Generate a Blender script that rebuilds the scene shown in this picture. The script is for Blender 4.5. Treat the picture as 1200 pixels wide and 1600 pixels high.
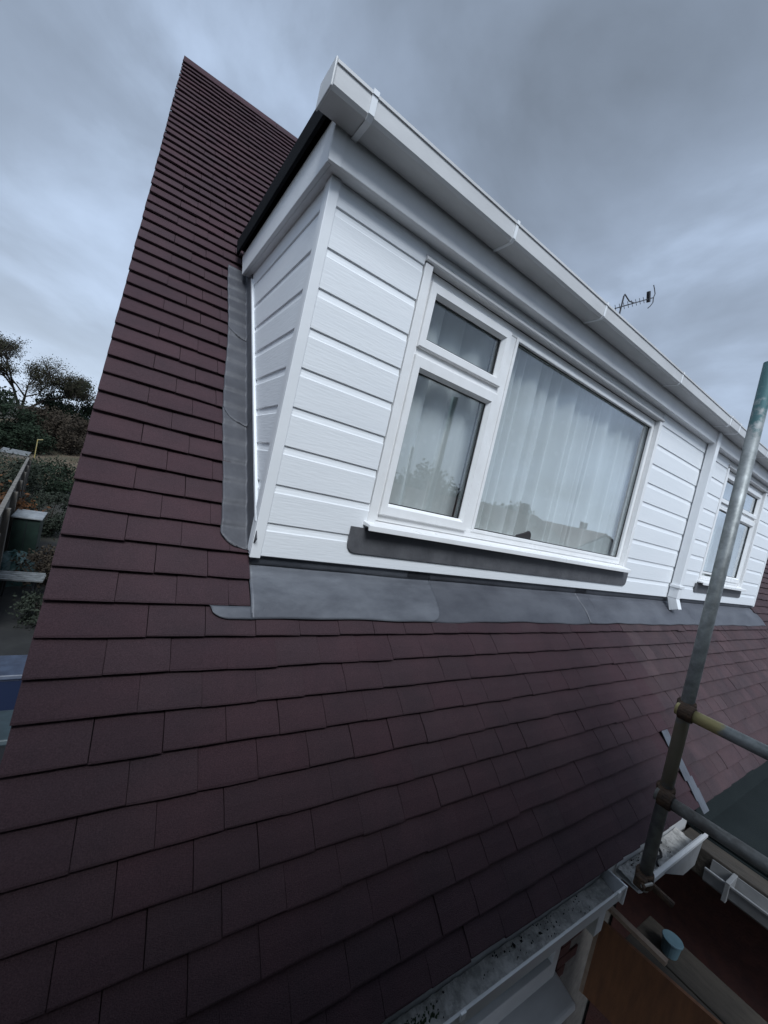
import bpy, math, random
from mathutils import Vector, Matrix
random.seed(11)
sc = bpy.context.scene
for o in list(bpy.data.objects): bpy.data.objects.remove(o)
COL = sc.collection
R = math.radians

# ------------------------------------------------------------------ camera
cam_d = bpy.data.cameras.new('camera'); cam = bpy.data.objects.new('camera', cam_d); COL.objects.link(cam)
CP = Vector((-0.4692, -1.4967, 0.3579))
cr = Vector((0.81205711, -0.53884904, 0.22406464)); cu = Vector((-0.16139435, 0.16160527, 0.97356849)); cf = Vector((0.56081647, 0.82675598, -0.04426551))
m = Matrix((cr, cu, -cf)).transposed().to_4x4(); m.translation = CP
cam.matrix_world = m
cam_d.sensor_fit = 'HORIZONTAL'; cam_d.sensor_width = 36; cam_d.lens = 36 * 625.61 / 1200
cam_d.clip_start = 0.02; cam_d.clip_end = 3000
sc.camera = cam
sc.render.resolution_x = 768; sc.render.resolution_y = 1024

# ------------------------------------------------------------------ sky, sun, exposure
SUN_EL, SUN_AZ = 48, 200          # azimuth: degrees clockwise from +Y; behind the camera
W = bpy.data.worlds.new('World'); sc.world = W; W.use_nodes = True
nt = W.node_tree; N = nt.nodes; N.clear(); L = nt.links
def wn(t, **k):
    n = N.new(t)
    for a, b in k.items(): setattr(n, a, b)
    return n
def wmath(op, a, b=None, clamp=False):
    n = wn('ShaderNodeMath', operation=op, use_clamp=clamp)
    for i, v in enumerate((a, b)):
        if v is None: continue
        if isinstance(v, (int, float)): n.inputs[i].default_value = v
        else: L.new(v, n.inputs[i])
    return n.outputs[0]
tc = wn('ShaderNodeTexCoord'); sep = wn('ShaderNodeSeparateXYZ'); L.new(tc.outputs['Generated'], sep.inputs[0])
zc = wmath('ADD', wmath('MAXIMUM', sep.outputs[2], 0.0), 0.34)
cmb = wn('ShaderNodeCombineXYZ'); L.new(wmath('DIVIDE', sep.outputs[0], zc), cmb.inputs[0]); L.new(wmath('DIVIDE', sep.outputs[1], zc), cmb.inputs[1])
def wnoise(scale, detail, rough, dist, off):
    mp = wn('ShaderNodeMapping'); L.new(cmb.outputs[0], mp.inputs[0]); mp.inputs['Location'].default_value = off
    mp.inputs['Scale'].default_value = (1.0, 0.8, 1)
    mp.inputs['Rotation'].default_value = (0, 0, R(-28))
    n = wn('ShaderNodeTexNoise'); L.new(mp.outputs[0], n.inputs['Vector'])
    n.inputs['Scale'].default_value = scale; n.inputs['Detail'].default_value = detail; n.inputs['Roughness'].default_value = rough; n.inputs['Distortion'].default_value = dist
    return n.outputs[0]
n1 = wnoise(1.75, 8, .52, .32, (2.3, 1.1, 0)); n2 = wnoise(.5, 2, .5, .2, (5.2, 3.4, 0))
cl = wmath('ADD', wmath('MULTIPLY', n1, .5), wmath('MULTIPLY', n2, .5))
ramp = wn('ShaderNodeValToRGB'); L.new(cl, ramp.inputs[0])
e = ramp.color_ramp.elements
e[0].position = .38; e[0].color = (.15, .182, .23, 1)
e[1].position = .60; e[1].color = (.48, .60, .80, 1)
e2 = e.new(.5); e2.color = (.275, .34, .445, 1)
hz = wmath('POWER', wmath('SUBTRACT', 1.0, wmath('MAXIMUM', sep.outputs[2], 0.0), True), 4.0)
mixh = wn('ShaderNodeMixRGB'); L.new(wmath('MULTIPLY', hz, .74), mixh.inputs[0]); L.new(ramp.outputs[0], mixh.inputs[1]); mixh.inputs[2].default_value = (.60, .70, .84, 1)
sky = wn('ShaderNodeTexSky', sky_type='NISHITA', sun_disc=False, sun_elevation=R(SUN_EL), sun_rotation=R(SUN_AZ))
skm = wn('ShaderNodeMixRGB', blend_type='MULTIPLY'); skm.inputs[0].default_value = 1; L.new(sky.outputs[0], skm.inputs[1]); skm.inputs[2].default_value = (.07, .07, .07, 1)
mixs = wn('ShaderNodeMixRGB'); mixs.inputs[0].default_value = .07; L.new(mixh.outputs[0], mixs.inputs[1]); L.new(skm.outputs[0], mixs.inputs[2])
bg = wn('ShaderNodeBackground'); bg.inputs['Strength'].default_value = .58; L.new(mixs.outputs[0], bg.inputs[0])
wo = wn('ShaderNodeOutputWorld'); L.new(bg.outputs[0], wo.inputs[0])
sd = bpy.data.lights.new('sun', 'SUN'); sd.energy = 1.5; sd.angle = R(26); sd.color = (.88, .94, 1.0)
sun = bpy.data.objects.new('sun', sd); COL.objects.link(sun)
sv = Vector((math.sin(R(SUN_AZ)) * math.cos(R(SUN_EL)), math.cos(R(SUN_AZ)) * math.cos(R(SUN_EL)), math.sin(R(SUN_EL))))
sun.rotation_euler = sv.to_track_quat('Z', 'Y').to_euler(); sun.location = (0, -5, 8)
sc.view_settings.view_transform = 'Standard'; sc.view_settings.look = 'None'; sc.view_settings.gamma = 1
sc.view_settings.exposure = 1.1
sc.render.engine = 'CYCLES'

# ------------------------------------------------------------------ materials
def mat(name, col, rough=.6, col2=None, nscale=8, bump=0.0, bscale=60, metal=0.0, spec=.5, islands=0.0, detail=4, stretch=None, ramp=(.35, .68), coat=0):
    mt = bpy.data.materials.new(name); mt.use_nodes = True
    n = mt.node_tree.nodes; l = mt.node_tree.links; b = n['Principled BSDF']
    b.inputs['Roughness'].default_value = rough; b.inputs['Metallic'].default_value = metal
    b.inputs['Specular IOR Level'].default_value = spec
    tcn = n.new('ShaderNodeTexCoord'); vec = tcn.outputs['Object']
    geo = n.new('ShaderNodeNewGeometry')
    if stretch:
        mp = n.new('ShaderNodeMapping'); mp.inputs['Scale'].default_value = stretch; l.new(geo.outputs['Position'], mp.inputs[0]); vec = mp.outputs[0]
    else: vec = geo.outputs['Position']
    out = None
    if col2:
        t = n.new('ShaderNodeTexNoise'); t.inputs['Scale'].default_value = nscale; t.inputs['Detail'].default_value = detail; t.inputs['Roughness'].default_value = .6; l.new(vec, t.inputs['Vector'])
        rp = n.new('ShaderNodeMapRange'); rp.inputs[1].default_value = ramp[0]; rp.inputs[2].default_value = ramp[1]; l.new(t.outputs[0], rp.inputs[0])
        mx = n.new('ShaderNodeMixRGB'); mx.inputs[1].default_value = (*col, 1); mx.inputs[2].default_value = (*col2, 1); l.new(rp.outputs[0], mx.inputs[0]); out = mx.outputs[0]
        rr = n.new('ShaderNodeMapRange'); rr.inputs[3].default_value = max(0, rough - .08); rr.inputs[4].default_value = min(1, rough + .12); l.new(t.outputs[0], rr.inputs[0]); l.new(rr.outputs[0], b.inputs['Roughness'])
    if islands:
        oi = n.new('ShaderNodeObjectInfo')
        ad = n.new('ShaderNodeMath'); ad.operation = 'ADD'; l.new(geo.outputs['Random Per Island'], ad.inputs[0]); l.new(oi.outputs['Random'], ad.inputs[1])
        wnz = n.new('ShaderNodeTexWhiteNoise'); wnz.noise_dimensions = '1D'; l.new(ad.outputs[0], wnz.inputs['W'])
        mr = n.new('ShaderNodeMapRange'); mr.inputs[3].default_value = 1 - islands; mr.inputs[4].default_value = 1 + islands; l.new(wnz.outputs['Value'], mr.inputs[0])
        hs = n.new('ShaderNodeHueSaturation'); hs.inputs['Color'].default_value = (*col, 1)
        if out: l.new(out, hs.inputs['Color'])
        l.new(mr.outputs[0], hs.inputs['Value'])
        sp = n.new('ShaderNodeSeparateColor'); l.new(wnz.outputs['Color'], sp.inputs[0])
        ms = n.new('ShaderNodeMapRange'); ms.inputs[3].default_value = .94; ms.inputs[4].default_value = 1.06; l.new(sp.outputs[1], ms.inputs[0]); l.new(ms.outputs[0], hs.inputs['Saturation'])
        out = hs.outputs[0]
    if out: l.new(out, b.inputs['Base Color'])
    else: b.inputs['Base Color'].default_value = (*col, 1)
    if bump:
        t2 = n.new('ShaderNodeTexNoise'); t2.inputs['Scale'].default_value = bscale; t2.inputs['Detail'].default_value = 5; l.new(vec, t2.inputs['Vector'])
        bp = n.new('ShaderNodeBump'); bp.inputs['Strength'].default_value = bump; bp.inputs['Distance'].default_value = .01; l.new(t2.outputs[0], bp.inputs['Height']); l.new(bp.outputs[0], b.inputs['Normal'])
    return mt
def tile_mat(name, c1, c2, c3, isl):
    mt = mat(name, c1, .8, c2, 5, .5, 420, islands=isl, spec=.14, detail=6)
    n = mt.node_tree.nodes; l = mt.node_tree.links; b = n['Principled BSDF']
    src = b.inputs['Base Color'].links[0].from_socket
    geo = n.new('ShaderNodeNewGeometry')
    t = n.new('ShaderNodeTexNoise'); t.inputs['Scale'].default_value = 300; t.inputs['Detail'].default_value = 2; l.new(geo.outputs['Position'], t.inputs['Vector'])
    mr = n.new('ShaderNodeMapRange'); mr.inputs[1].default_value = .3; mr.inputs[2].default_value = .75; mr.inputs[3].default_value = .78; mr.inputs[4].default_value = 1.28; l.new(t.outputs[0], mr.inputs[0])
    mx = n.new('ShaderNodeMixRGB'); mx.blend_type = 'MULTIPLY'; mx.inputs[0].default_value = 1; l.new(src, mx.inputs[1]); l.new(mr.outputs[0], mx.inputs[2])
    t3 = n.new('ShaderNodeTexNoise'); t3.inputs['Scale'].default_value = 1.1; t3.inputs['Detail'].default_value = 3; l.new(geo.outputs['Position'], t3.inputs['Vector'])
    m3 = n.new('ShaderNodeMapRange'); m3.inputs[1].default_value = .42; m3.inputs[2].default_value = .66; l.new(t3.outputs[0], m3.inputs[0])
    mx2 = n.new('ShaderNodeMixRGB'); l.new(m3.outputs[0], mx2.inputs[0]); l.new(mx.outputs[0], mx2.inputs[1])
    mm = n.new('ShaderNodeMixRGB'); mm.blend_type = 'MULTIPLY'; mm.inputs[0].default_value = 1; l.new(mx.outputs[0], mm.inputs[1]); mm.inputs[2].default_value = (*c3, 1); l.new(mm.outputs[0], mx2.inputs[2])
    l.new(mx2.outputs[0], b.inputs['Base Color'])
    return mt
M = {}
M['tile'] = tile_mat('tile_new', (.067, .0385, .0445), (.054, .0345, .040), (.95, .99, 1.0), .028)
M['tile_old'] = tile_mat('tile_weathered', (.074, .048, .052), (.052, .038, .043), (1.12, 1.1, 1.08), .12)
M['underlay'] = mat('underlay', (.012, .011, .012), .9)
M['pvc'] = mat('white_pvc', (.80, .81, .82), .34, (.74, .755, .77), 3.0, .05, 25, detail=6)
M['pvc_board'] = mat('white_pvc_board', (.81, .825, .84), .40, (.75, .77, .79), 14, .12, 130, stretch=(.10, .10, 1), detail=6, ramp=(.3, .75))
M['pvc_worn'] = mat('weathered_pvc', (.60, .60, .60), .45, (.50, .50, .50), 7, .06, 40, stretch=(.35, 1, 1), detail=6)
M['pvc_old'] = mat('old_grey_pvc', (.24, .245, .25), .5, (.17, .17, .17), 8, .1, 40, detail=6)
M['fascia'] = mat('fascia_pvc', (.80, .805, .81), .4, (.72, .725, .73), 4, .08, 90, detail=6)
M['frame'] = mat('window_frame_pvc', (.82, .82, .82), .28, (.76, .757, .75), 9, .02, 30, detail=5)
M['seal'] = mat('black_seal', (.012, .012, .013), .5)
M['lead'] = mat('lead', (.070, .073, .086), .5, (.115, .12, .136), 4, .2, 30, metal=.2, detail=10, ramp=(.36, .68), stretch=(.8, 1.6, 1.6))
M['lead_grey'] = mat('lead_grey', (.060, .061, .070), .55, (.092, .094, .105), 6, .25, 30, metal=.15, detail=10, ramp=(.36, .68))
M['lead_pale'] = mat('lead_patina', (.085, .09, .105), .5, (.165, .175, .195), 3.4, .2, 30, metal=.2, detail=10, ramp=(.38, .66), stretch=(.8, 1.8, 1.8))
M['lead_dark'] = mat('lead_dark', (.085, .085, .092), .5, (.13, .13, .138), 9, .2, 40, metal=.2, detail=6)
M['lead_new'] = mat('lead_new', (.13, .14, .16), .5, (.09, .097, .112), 12, .2, 60, metal=.3)
M['epdm'] = mat('black_felt', (.009, .0095, .011), .9, (.014, .015, .017), 30, .3, 200, spec=.08)
M['galv'] = mat('galvanised_tube', (.33, .35, .35), .48, (.21, .225, .225), 26, .10, 90, metal=.4, detail=8, ramp=(.38, .62))
M['tube_rail'] = mat('weathered_tube', (.26, .265, .255), .5, (.15, .145, .135), 18, .3, 60, metal=.4, detail=8)
M['yellow'] = mat('yellow_paint', (.36, .27, .06), .5, (.30, .27, .17), 22, .2, 60, detail=8, ramp=(.4, .62))
M['teal'] = mat('teal_paint', (.035, .135, .14), .45, (.10, .15, .15), 26, .1, 60, detail=8, ramp=(.48, .7))
def painted(name, base, bands):
    mt = base.copy(); mt.name = name; n = mt.node_tree.nodes; l = mt.node_tree.links; b = n['Principled BSDF']
    geo = n.new('ShaderNodeNewGeometry'); sp_ = n.new('ShaderNodeSeparateXYZ'); l.new(geo.outputs['Position'], sp_.inputs[0])
    t = n.new('ShaderNodeTexNoise'); t.inputs['Scale'].default_value = 24; t.inputs['Detail'].default_value = 8; t.inputs['Roughness'].default_value = .7; l.new(geo.outputs['Position'], t.inputs['Vector'])
    src = b.inputs['Base Color'].links[0].from_socket; ms_ = b.inputs['Metallic']
    for (ax, c, h, soft, col) in bands:
        d = n.new('ShaderNodeMath'); d.operation = 'SUBTRACT'; l.new(sp_.outputs[ax], d.inputs[0]); d.inputs[1].default_value = c
        a = n.new('ShaderNodeMath'); a.operation = 'ABSOLUTE'; l.new(d.outputs[0], a.inputs[0])
        s = n.new('ShaderNodeMath'); s.operation = 'MULTIPLY_ADD'; l.new(t.outputs[0], s.inputs[0]); s.inputs[1].default_value = soft*2; l.new(a.outputs[0], s.inputs[2])
        mr = n.new('ShaderNodeMapRange'); mr.inputs[1].default_value = h + soft*.85; mr.inputs[2].default_value = h + soft*1.15; mr.inputs[3].default_value = .92; mr.inputs[4].default_value = 0; l.new(s.outputs[0], mr.inputs[0])
        mx = n.new('ShaderNodeMixRGB'); l.new(mr.outputs[0], mx.inputs[0]); l.new(src, mx.inputs[1]); mx.inputs[2].default_value = (*col, 1); src = mx.outputs[0]
    l.new(src, b.inputs['Base Color'])
    return mt
M['post'] = painted('painted_post', M['galv'], [(2, 1.24, .24, .34, (.045, .12, .13)), (2, -.43, .13, .14, (.33, .295, .215))])
M['rail'] = painted('painted_rail', M['galv'], [(1, -.93, .13, .07, (.50, .42, .19))])
M['rust'] = mat('rusty_steel', (.10, .058, .034), .75, (.045, .032, .026), 40, .5, 120, metal=.3)
M['bolt'] = mat('bolt_steel', (.42, .40, .36), .4, metal=.7)
M['brick'] = mat('dark_red_brick', (.10, .038, .032), .85, (.07, .03, .028), 16, .4, 80)
M['mortar'] = mat('mortar', (.20, .185, .17), .9, (.14, .13, .12), 20, .3, 90)
M['gut_dirt'] = mat('gutter_silt', (.34, .33, .31), .9, (.60, .58, .55), 22, .9, 90, detail=8, ramp=(.42, .6))
M['debris'] = mat('leaf_debris', (.018, .016, .014), .9)
M['moss'] = mat('moss', (.05, .085, .035), .95, (.03, .05, .022), 40, .6, 150)
M['felt'] = mat('green_mineral_felt', (.010, .014, .015), .9, (.015, .020, .021), 3, .4, 220, detail=8, spec=.15)
M['ply'] = mat('brown_plywood', (.22, .09, .038), .7, (.15, .062, .03), 6, .2, 30, stretch=(1, 6, 1), detail=6)
M['ply_edge'] = mat('plywood_edge', (.36, .27, .2), .75, (.28, .2, .15), 30)
M['plank'] = mat('scaffold_board_wood', (.06, .05, .04), .8, (.035, .03, .025), 8, .4, 50, stretch=(4, 1, 1), detail=6)
M['shade_sheeting'] = mat('green_shade_sheeting', (.03, .05, .045), .6, (.02, .035, .03), 5)  # only for the added sheets that block light out of view
M['tub'] = mat('pale_blue_plastic', (.15, .24, .28), .45, (.11, .19, .23), 12)
M['curtain'] = None
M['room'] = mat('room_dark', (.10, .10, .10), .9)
M['render_wall'] = mat('pale_render', (.50, .49, .47), .85, (.42, .41, .40), 2, .2, 60)
M['ground'] = mat('garden_soil', (.024, .023, .018), .95, (.045, .040, .028), .35, .6, 6, detail=8)
M['path'] = mat('concrete_path', (.018, .018, .017), .9, (.011, .011, .011), 3, .3, 40)
M['bank'] = mat('dry_grass_bank', (.115, .085, .058), .95, (.06, .058, .034), .5, .8, 5, detail=8)
M['bark'] = mat('bark', (.045, .035, .028), .95, (.028, .022, .018), 12)
M['leafA'] = mat('leaf_autumn', (.032, .031, .017), .8, islands=.45, spec=.2)
M['leafB'] = mat('leaf_evergreen', (.013, .022, .012), .8, islands=.4, spec=.2)
M['leafC'] = mat('leaf_brown_shrub', (.036, .028, .020), .85, islands=.45, spec=.2)
M['leafD'] = mat('leaf_grey_green', (.024, .030, .021), .8, islands=.45, spec=.2)
M['leafO'] = mat('leaf_orange', (.08, .035, .014), .8, islands=.45, spec=.2)
M['fence'] = mat('grey_fence_wood', (.15, .135, .115), .85, (.09, .08, .07), 7, .4, 30, stretch=(1, 1, .3))
M['slat'] = mat('worn_white_slat', (.24, .25, .25), .6, (.09, .095, .095), 9, .2, 40, detail=6)
M['capping'] = mat('weathered_capping', (.19, .175, .155), .85, (.09, .08, .07), 5)
M['green'] = mat('dark_green_store', (.007, .017, .013), .5, (.012, .03, .022), 6)
M['lid'] = mat('pale_lid', (.26, .275, .285), .5, (.15, .16, .17), 8)
M['blue'] = mat('blue_bin', (.012, .02, .05), .45)
M['paleblue'] = mat('pale_blue_lid', (.04, .055, .09), .45, (.02, .028, .05), 10)
M['binlid'] = mat('grey_teal_lid', (.025, .042, .05), .5, (.015, .027, .032), 8)
M['bin'] = mat('dark_bin', (.02, .022, .026), .5)
M['tarp'] = mat('teal_tarpaulin', (.03, .075, .075), .5, (.015, .04, .04), 8)
M['alu'] = mat('dark_aluminium', (.05, .05, .055), .5, metal=.4)
M['roof_far'] = mat('far_roof_tiles', (.13, .075, .06), .85, (.09, .055, .048), 2)
M['asphalt'] = mat('asphalt', (.05, .05, .052), .9, (.038, .038, .04), 4)
M['winfar'] = mat('far_window', (.03, .035, .04), .1)

def glass_mat():
    mt = bpy.data.materials.new('window_glass'); mt.use_nodes = True
    n = mt.node_tree.nodes; l = mt.node_tree.links; n.clear()
    tr = n.new('ShaderNodeBsdfTransparent'); tr.inputs[0].default_value = (.94, .955, .955, 1)
    gl = n.new('ShaderNodeBsdfGlossy'); gl.inputs['Roughness'].default_value = .0; gl.inputs[0].default_value = (.95, .98, 1, 1)
    fr = n.new('ShaderNodeFresnel'); gb = n.new('ShaderNodeNewGeometry'); io = n.new('ShaderNodeMapRange'); io.inputs[3].default_value = 1.52; io.inputs[4].default_value = 1/1.52; l.new(gb.outputs['Backfacing'], io.inputs[0]); l.new(io.outputs[0], fr.inputs[0])
    mu = n.new('ShaderNodeMath'); mu.operation = 'MULTIPLY'; mu.inputs[1].default_value = 2.1; mu.use_clamp = True; l.new(fr.outputs[0], mu.inputs[0])
    mx = n.new('ShaderNodeMixShader'); l.new(mu.outputs[0], mx.inputs[0]); l.new(tr.outputs[0], mx.inputs[1]); l.new(gl.outputs[0], mx.inputs[2])
    geo = n.new('ShaderNodeNewGeometry'); t = n.new('ShaderNodeTexNoise'); t.inputs['Scale'].default_value = 2.2; l.new(geo.outputs['Position'], t.inputs['Vector'])
    bp = n.new('ShaderNodeBump'); bp.inputs['Strength'].default_value = .06; bp.inputs['Distance'].default_value = .02; l.new(t.outputs[0], bp.inputs['Height']); l.new(bp.outputs[0], gl.inputs['Normal'])
    o = n.new('ShaderNodeOutputMaterial'); l.new(mx.outputs[0], o.inputs[0])
    return mt
M['glass'] = glass_mat()
def curtain_mat():
    mt = bpy.data.materials.new('net_curtain'); mt.use_nodes = True
    n = mt.node_tree.nodes; l = mt.node_tree.links; b = n['Principled BSDF']
    b.inputs['Base Color'].default_value = (.62, .70, .70, 1); b.inputs['Roughness'].default_value = .9
    geo = n.new('ShaderNodeNewGeometry'); mp = n.new('ShaderNodeMapping'); mp.inputs['Scale'].default_value = (1, 1, 1); l.new(geo.outputs['Position'], mp.inputs[0])
    v = n.new('ShaderNodeTexVoronoi'); v.inputs['Scale'].default_value = 17; l.new(mp.outputs[0], v.inputs['Vector'])
    mr = n.new('ShaderNodeMapRange'); mr.inputs[1].default_value = .12; mr.inputs[2].default_value = .3; mr.inputs[3].default_value = 1; mr.inputs[4].default_value = 0; l.new(v.outputs[0], mr.inputs[0])
    mx = n.new('ShaderNodeMixRGB'); mx.inputs[1].default_value = (.78, .80, .79, 1); mx.inputs[2].default_value = (.84, .86, .85, 1); l.new(mr.outputs[0], mx.inputs[0]); l.new(mx.outputs[0], b.inputs['Base Color'])
    t = n.new('ShaderNodeBsdfTransparent'); ms = n.new('ShaderNodeMixShader'); lw = n.new('ShaderNodeLayerWeight'); lw.inputs[0].default_value = .5; lr = n.new('ShaderNodeMapRange'); lr.inputs[1].default_value = .15; lr.inputs[2].default_value = .75; lr.inputs[3].default_value = .30; lr.inputs[4].default_value = .03; l.new(lw.outputs['Facing'], lr.inputs[0]); l.new(lr.outputs[0], ms.inputs[0])
    out = n['Material Output']; l.new(b.outputs[0], ms.inputs[1]); l.new(t.outputs[0], ms.inputs[2]); l.new(ms.outputs[0], out.inputs[0])
    return mt
M['curtain'] = curtain_mat()

# ------------------------------------------------------------------ mesh helpers
class MB:
    def __init__(s): s.v = []; s.f = []
    def add(s, vs, fs):
        o = len(s.v); s.v += [tuple(p) for p in vs]; s.f += [tuple(i + o for i in f) for f in fs]; return s
    def box(s, a, b):
        x0, y0, z0 = a; x1, y1, z1 = b
        return s.add([(x0,y0,z0),(x1,y0,z0),(x1,y1,z0),(x0,y1,z0),(x0,y0,z1),(x1,y0,z1),(x1,y1,z1),(x0,y1,z1)],
                     [(0,3,2,1),(4,5,6,7),(0,1,5,4),(1,2,6,5),(2,3,7,6),(3,0,4,7)])
    def prism(s, prof, axis, a, b):
        """closed profile (2-D points) extruded along axis from a to b"""
        def p(q, t): return (t, q[0], q[1]) if axis == 'x' else (q[0], t, q[1]) if axis == 'y' else (q[0], q[1], t)
        n = len(prof); vs = [p(q, a) for q in prof] + [p(q, b) for q in prof]
        fs = [(i, (i+1) % n, n + (i+1) % n, n + i) for i in range(n)] + [tuple(range(n))[::-1], tuple(range(n, 2*n))]
        return s.add(vs, fs)
    def tube(s, p0, p1, r0, r1=None, n=14, cap=True):
        p0, p1 = Vector(p0), Vector(p1); r1 = r0 if r1 is None else r1
        d = (p1 - p0).normalized(); a = d.orthogonal().normalized(); b = d.cross(a)
        vs = []
        for p, r in ((p0, r0), (p1, r1)):
            for i in range(n):
                t = 2*math.pi*i/n; vs.append(p + (a*math.cos(t) + b*math.sin(t))*r)
        fs = [(i, (i+1) % n, n + (i+1) % n, n + i) for i in range(n)]
        if cap: fs += [tuple(range(n))[::-1], tuple(range(n, 2*n))]
        return s.add(vs, fs)
    def path(s, pts, r, n=10):
        for a, b in zip(pts[:-1], pts[1:]): s.tube(a, b, r, n=n)
        return s
    def xf(s, mtx): s.v = [tuple(mtx @ Vector(p)) for p in s.v]; return s
    def mesh(s, name):
        me = bpy.data.meshes.new(name); me.from_pydata(s.v, [], s.f)
        import bmesh as bmm
        bm = bmm.new(); bm.from_mesh(me); bmm.ops.recalc_face_normals(bm, faces=bm.faces); bm.to_mesh(me); bm.free(); return me
    def build(s, name, material, parent=None, bevel=0, smooth=False, seg=2, recalc=True):
        if recalc: me = s.mesh(name)
        else: me = bpy.data.meshes.new(name); me.from_pydata(s.v, [], s.f)
        me.materials.append(material)
        o = bpy.data.objects.new(name, me); COL.objects.link(o)
        if parent: o.parent = parent
        if smooth:
            for p in me.polygons: p.use_smooth = True
        if bevel:
            bv = o.modifiers.new('bevel', 'BEVEL'); bv.width = bevel; bv.segments = seg; bv.limit_method = 'ANGLE'; bv.angle_limit = R(40)
        return o
def tag(o, label=None, cat=None, group=None, kind=None):
    if label: o['label'] = label
    if cat: o['category'] = cat
    if group: o['group'] = group
    if kind: o['kind'] = kind
    return o
def thing(name, label, cat, loc=(0, 0, 0), group=None):
    o = bpy.data.objects.new(name, None); COL.objects.link(o); o.location = loc; o.empty_display_size = .1
    return tag(o, label, cat, group)
def box(name, a, b, mt, parent=None, bevel=.002): return MB().box(a, b).build(name, M[mt], parent, bevel)
def frame_mb(x0, x1, z0, z1, w, y0, y1, wb=None):
    """rectangular frame in the XZ plane, pieces butted"""
    wb = w if wb is None else wb
    m_ = MB(); m_.box((x0, y0, z0), (x0 + w, y1, z1)); m_.box((x1 - w, y0, z0), (x1, y1, z1))
    m_.box((x0 + w, y0, z1 - w), (x1 - w, y1, z1)); m_.box((x0 + w, y0, z0), (x1 - w, y1, z0 + wb)); return m_

# ------------------------------------------------------------------ roof frame
PIT = 0.87528; CPH, SPH = math.cos(PIT), math.sin(PIT); Y0 = 0.03
def RP(x, s, n=0): return Vector((x, Y0 + s*CPH - n*SPH, s*SPH + n*CPH))
RM = Matrix(((1, 0, 0, 0), (0, CPH, -SPH, Y0), (0, SPH, CPH, 0), (0, 0, 0, 1)))   # (x, s, n) -> world
G = .1055; S0 = -1.354; XV = -.577; S_RIDGE = 5.13; XR = 9.6
GZ = -3.4                                                                        # ground level
DX1 = 6.443                                                                      # right end of the dormer

# ------------------------------------------------------------------ ground
def grid_sheet(name, x0, x1, y0, y1, nx, ny, zf, mt):
    m_ = MB()
    for j in range(ny + 1):
        for i in range(nx + 1):
            x = x0 + (x1 - x0)*i/nx; y = y0 + (y1 - y0)*j/ny; m_.v.append((x, y, zf(x, y)))
    for j in range(ny):
        for i in range(nx):
            a = j*(nx + 1) + i; m_.f.append((a, a + 1, a + nx + 2, a + nx + 1))
    return m_.build(name, mt, smooth=True, recalc=False)
def terrain(x, y):
    t = min(max((y - 24)/46, 0), 1); h = 2.6*(t*t*(3 - 2*t))
    t2 = min(max((y - 70)/120, 0), 1); h += 3*t2*t2
    return GZ + h + (.25*math.sin(x*.31 + y*.17) + .18*math.sin(x*.7 - y*.4))*min(1, max(0, (y - 20)/15))
tag(grid_sheet('ground', -160, 160, -160, 260, 160, 210, terrain, M['ground']), kind='structure')
b = grid_sheet('bank', -40, 30, 31, 62, 60, 40, lambda x, y: terrain(x, y) + .02 + .25*math.sin((y - 31)/31*math.pi)*(1 + .3*math.sin(x*.9)), M['bank']); tag(b, kind='structure')
p = MB().box((-2.0, -3, GZ + .004), (-.55, 14, GZ + .03)).build('path', M['path']); tag(p, kind='structure')
p = MB().box((-60, -14, GZ + .004), (60, -8, GZ + .012)).build('road', M['asphalt']); tag(p, kind='structure')

# ------------------------------------------------------------------ house
house = thing('house', 'house with brown tiled roof and long white clad dormer', 'house', (0, 0, GZ))
INV = Matrix.Translation((0, 0, -GZ))
def hp(o, parent=None):
    """parent to the house (or one of its parts) keeping world coordinates"""
    o.parent = parent or house
    if o.parent == house: o.matrix_parent_inverse = INV
    return o
# walls
hp(box('gable_wall', (-.52, -.48, GZ), (-.30, 6.6, -.85), 'brick', bevel=0))
gm = MB().prism([(-.44, -.85), (6.9, -.85), (3.28, 3.5)], 'x', -.52, -.32)
hp(gm.build('gable_wall', M['brick']))
fw = hp(box('front_wall', (-.3, -.5, GZ), (XR, -.3, -1.25), 'mortar', bevel=0))
# bricks on the part of the front wall that shows under the gutter
bm_ = MB().box((-.1075, -.006, -.0325), (.1075, .006, .0325)).mesh('brick'); bm_.materials.append(M['brick'])
bi = 0
for r in range(-19, -5):
    z = -1.27 + (r + 6)*.075
    for c in range(0, 9):
        x = 1.15 + c*.225 + (.1125 if r % 2 else 0)
        if x > 2.35 or (x < 2.12 and -2.28 < z < -1.2): continue
        o = bpy.data.objects.new('brick', bm_); COL.objects.link(o); o.parent = fw; o.location = (x, -.504, z + random.uniform(-.001, .001)); bi += 1
# roof deck with the opening of the dormer
roof_o = MB()
for (x0, x1, s0, s1) in ((XV + .03, .03, S0 + .02, S_RIDGE), (.03, DX1 - .03, S0 + .02, -.03), (DX1 - .03, XR, S0 + .02, S_RIDGE), (.03, DX1 - .03, 2.15, S_RIDGE)):
    roof_o.box((x0, s0, -.05), (x1, s1, -.03))
roof_o.xf(RM)
yr, zr = RP(0, S_RIDGE, -.03)[1:]
roof_o.add([(XV + .03, yr, zr), (XR, yr, zr), (XR, yr + 3.6, zr - 4.3), (XV + .03, yr + 3.6, zr - 4.3)], [(0, 1, 2, 3)])
roof = hp(roof_o.build('roof', M['underlay']))

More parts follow.
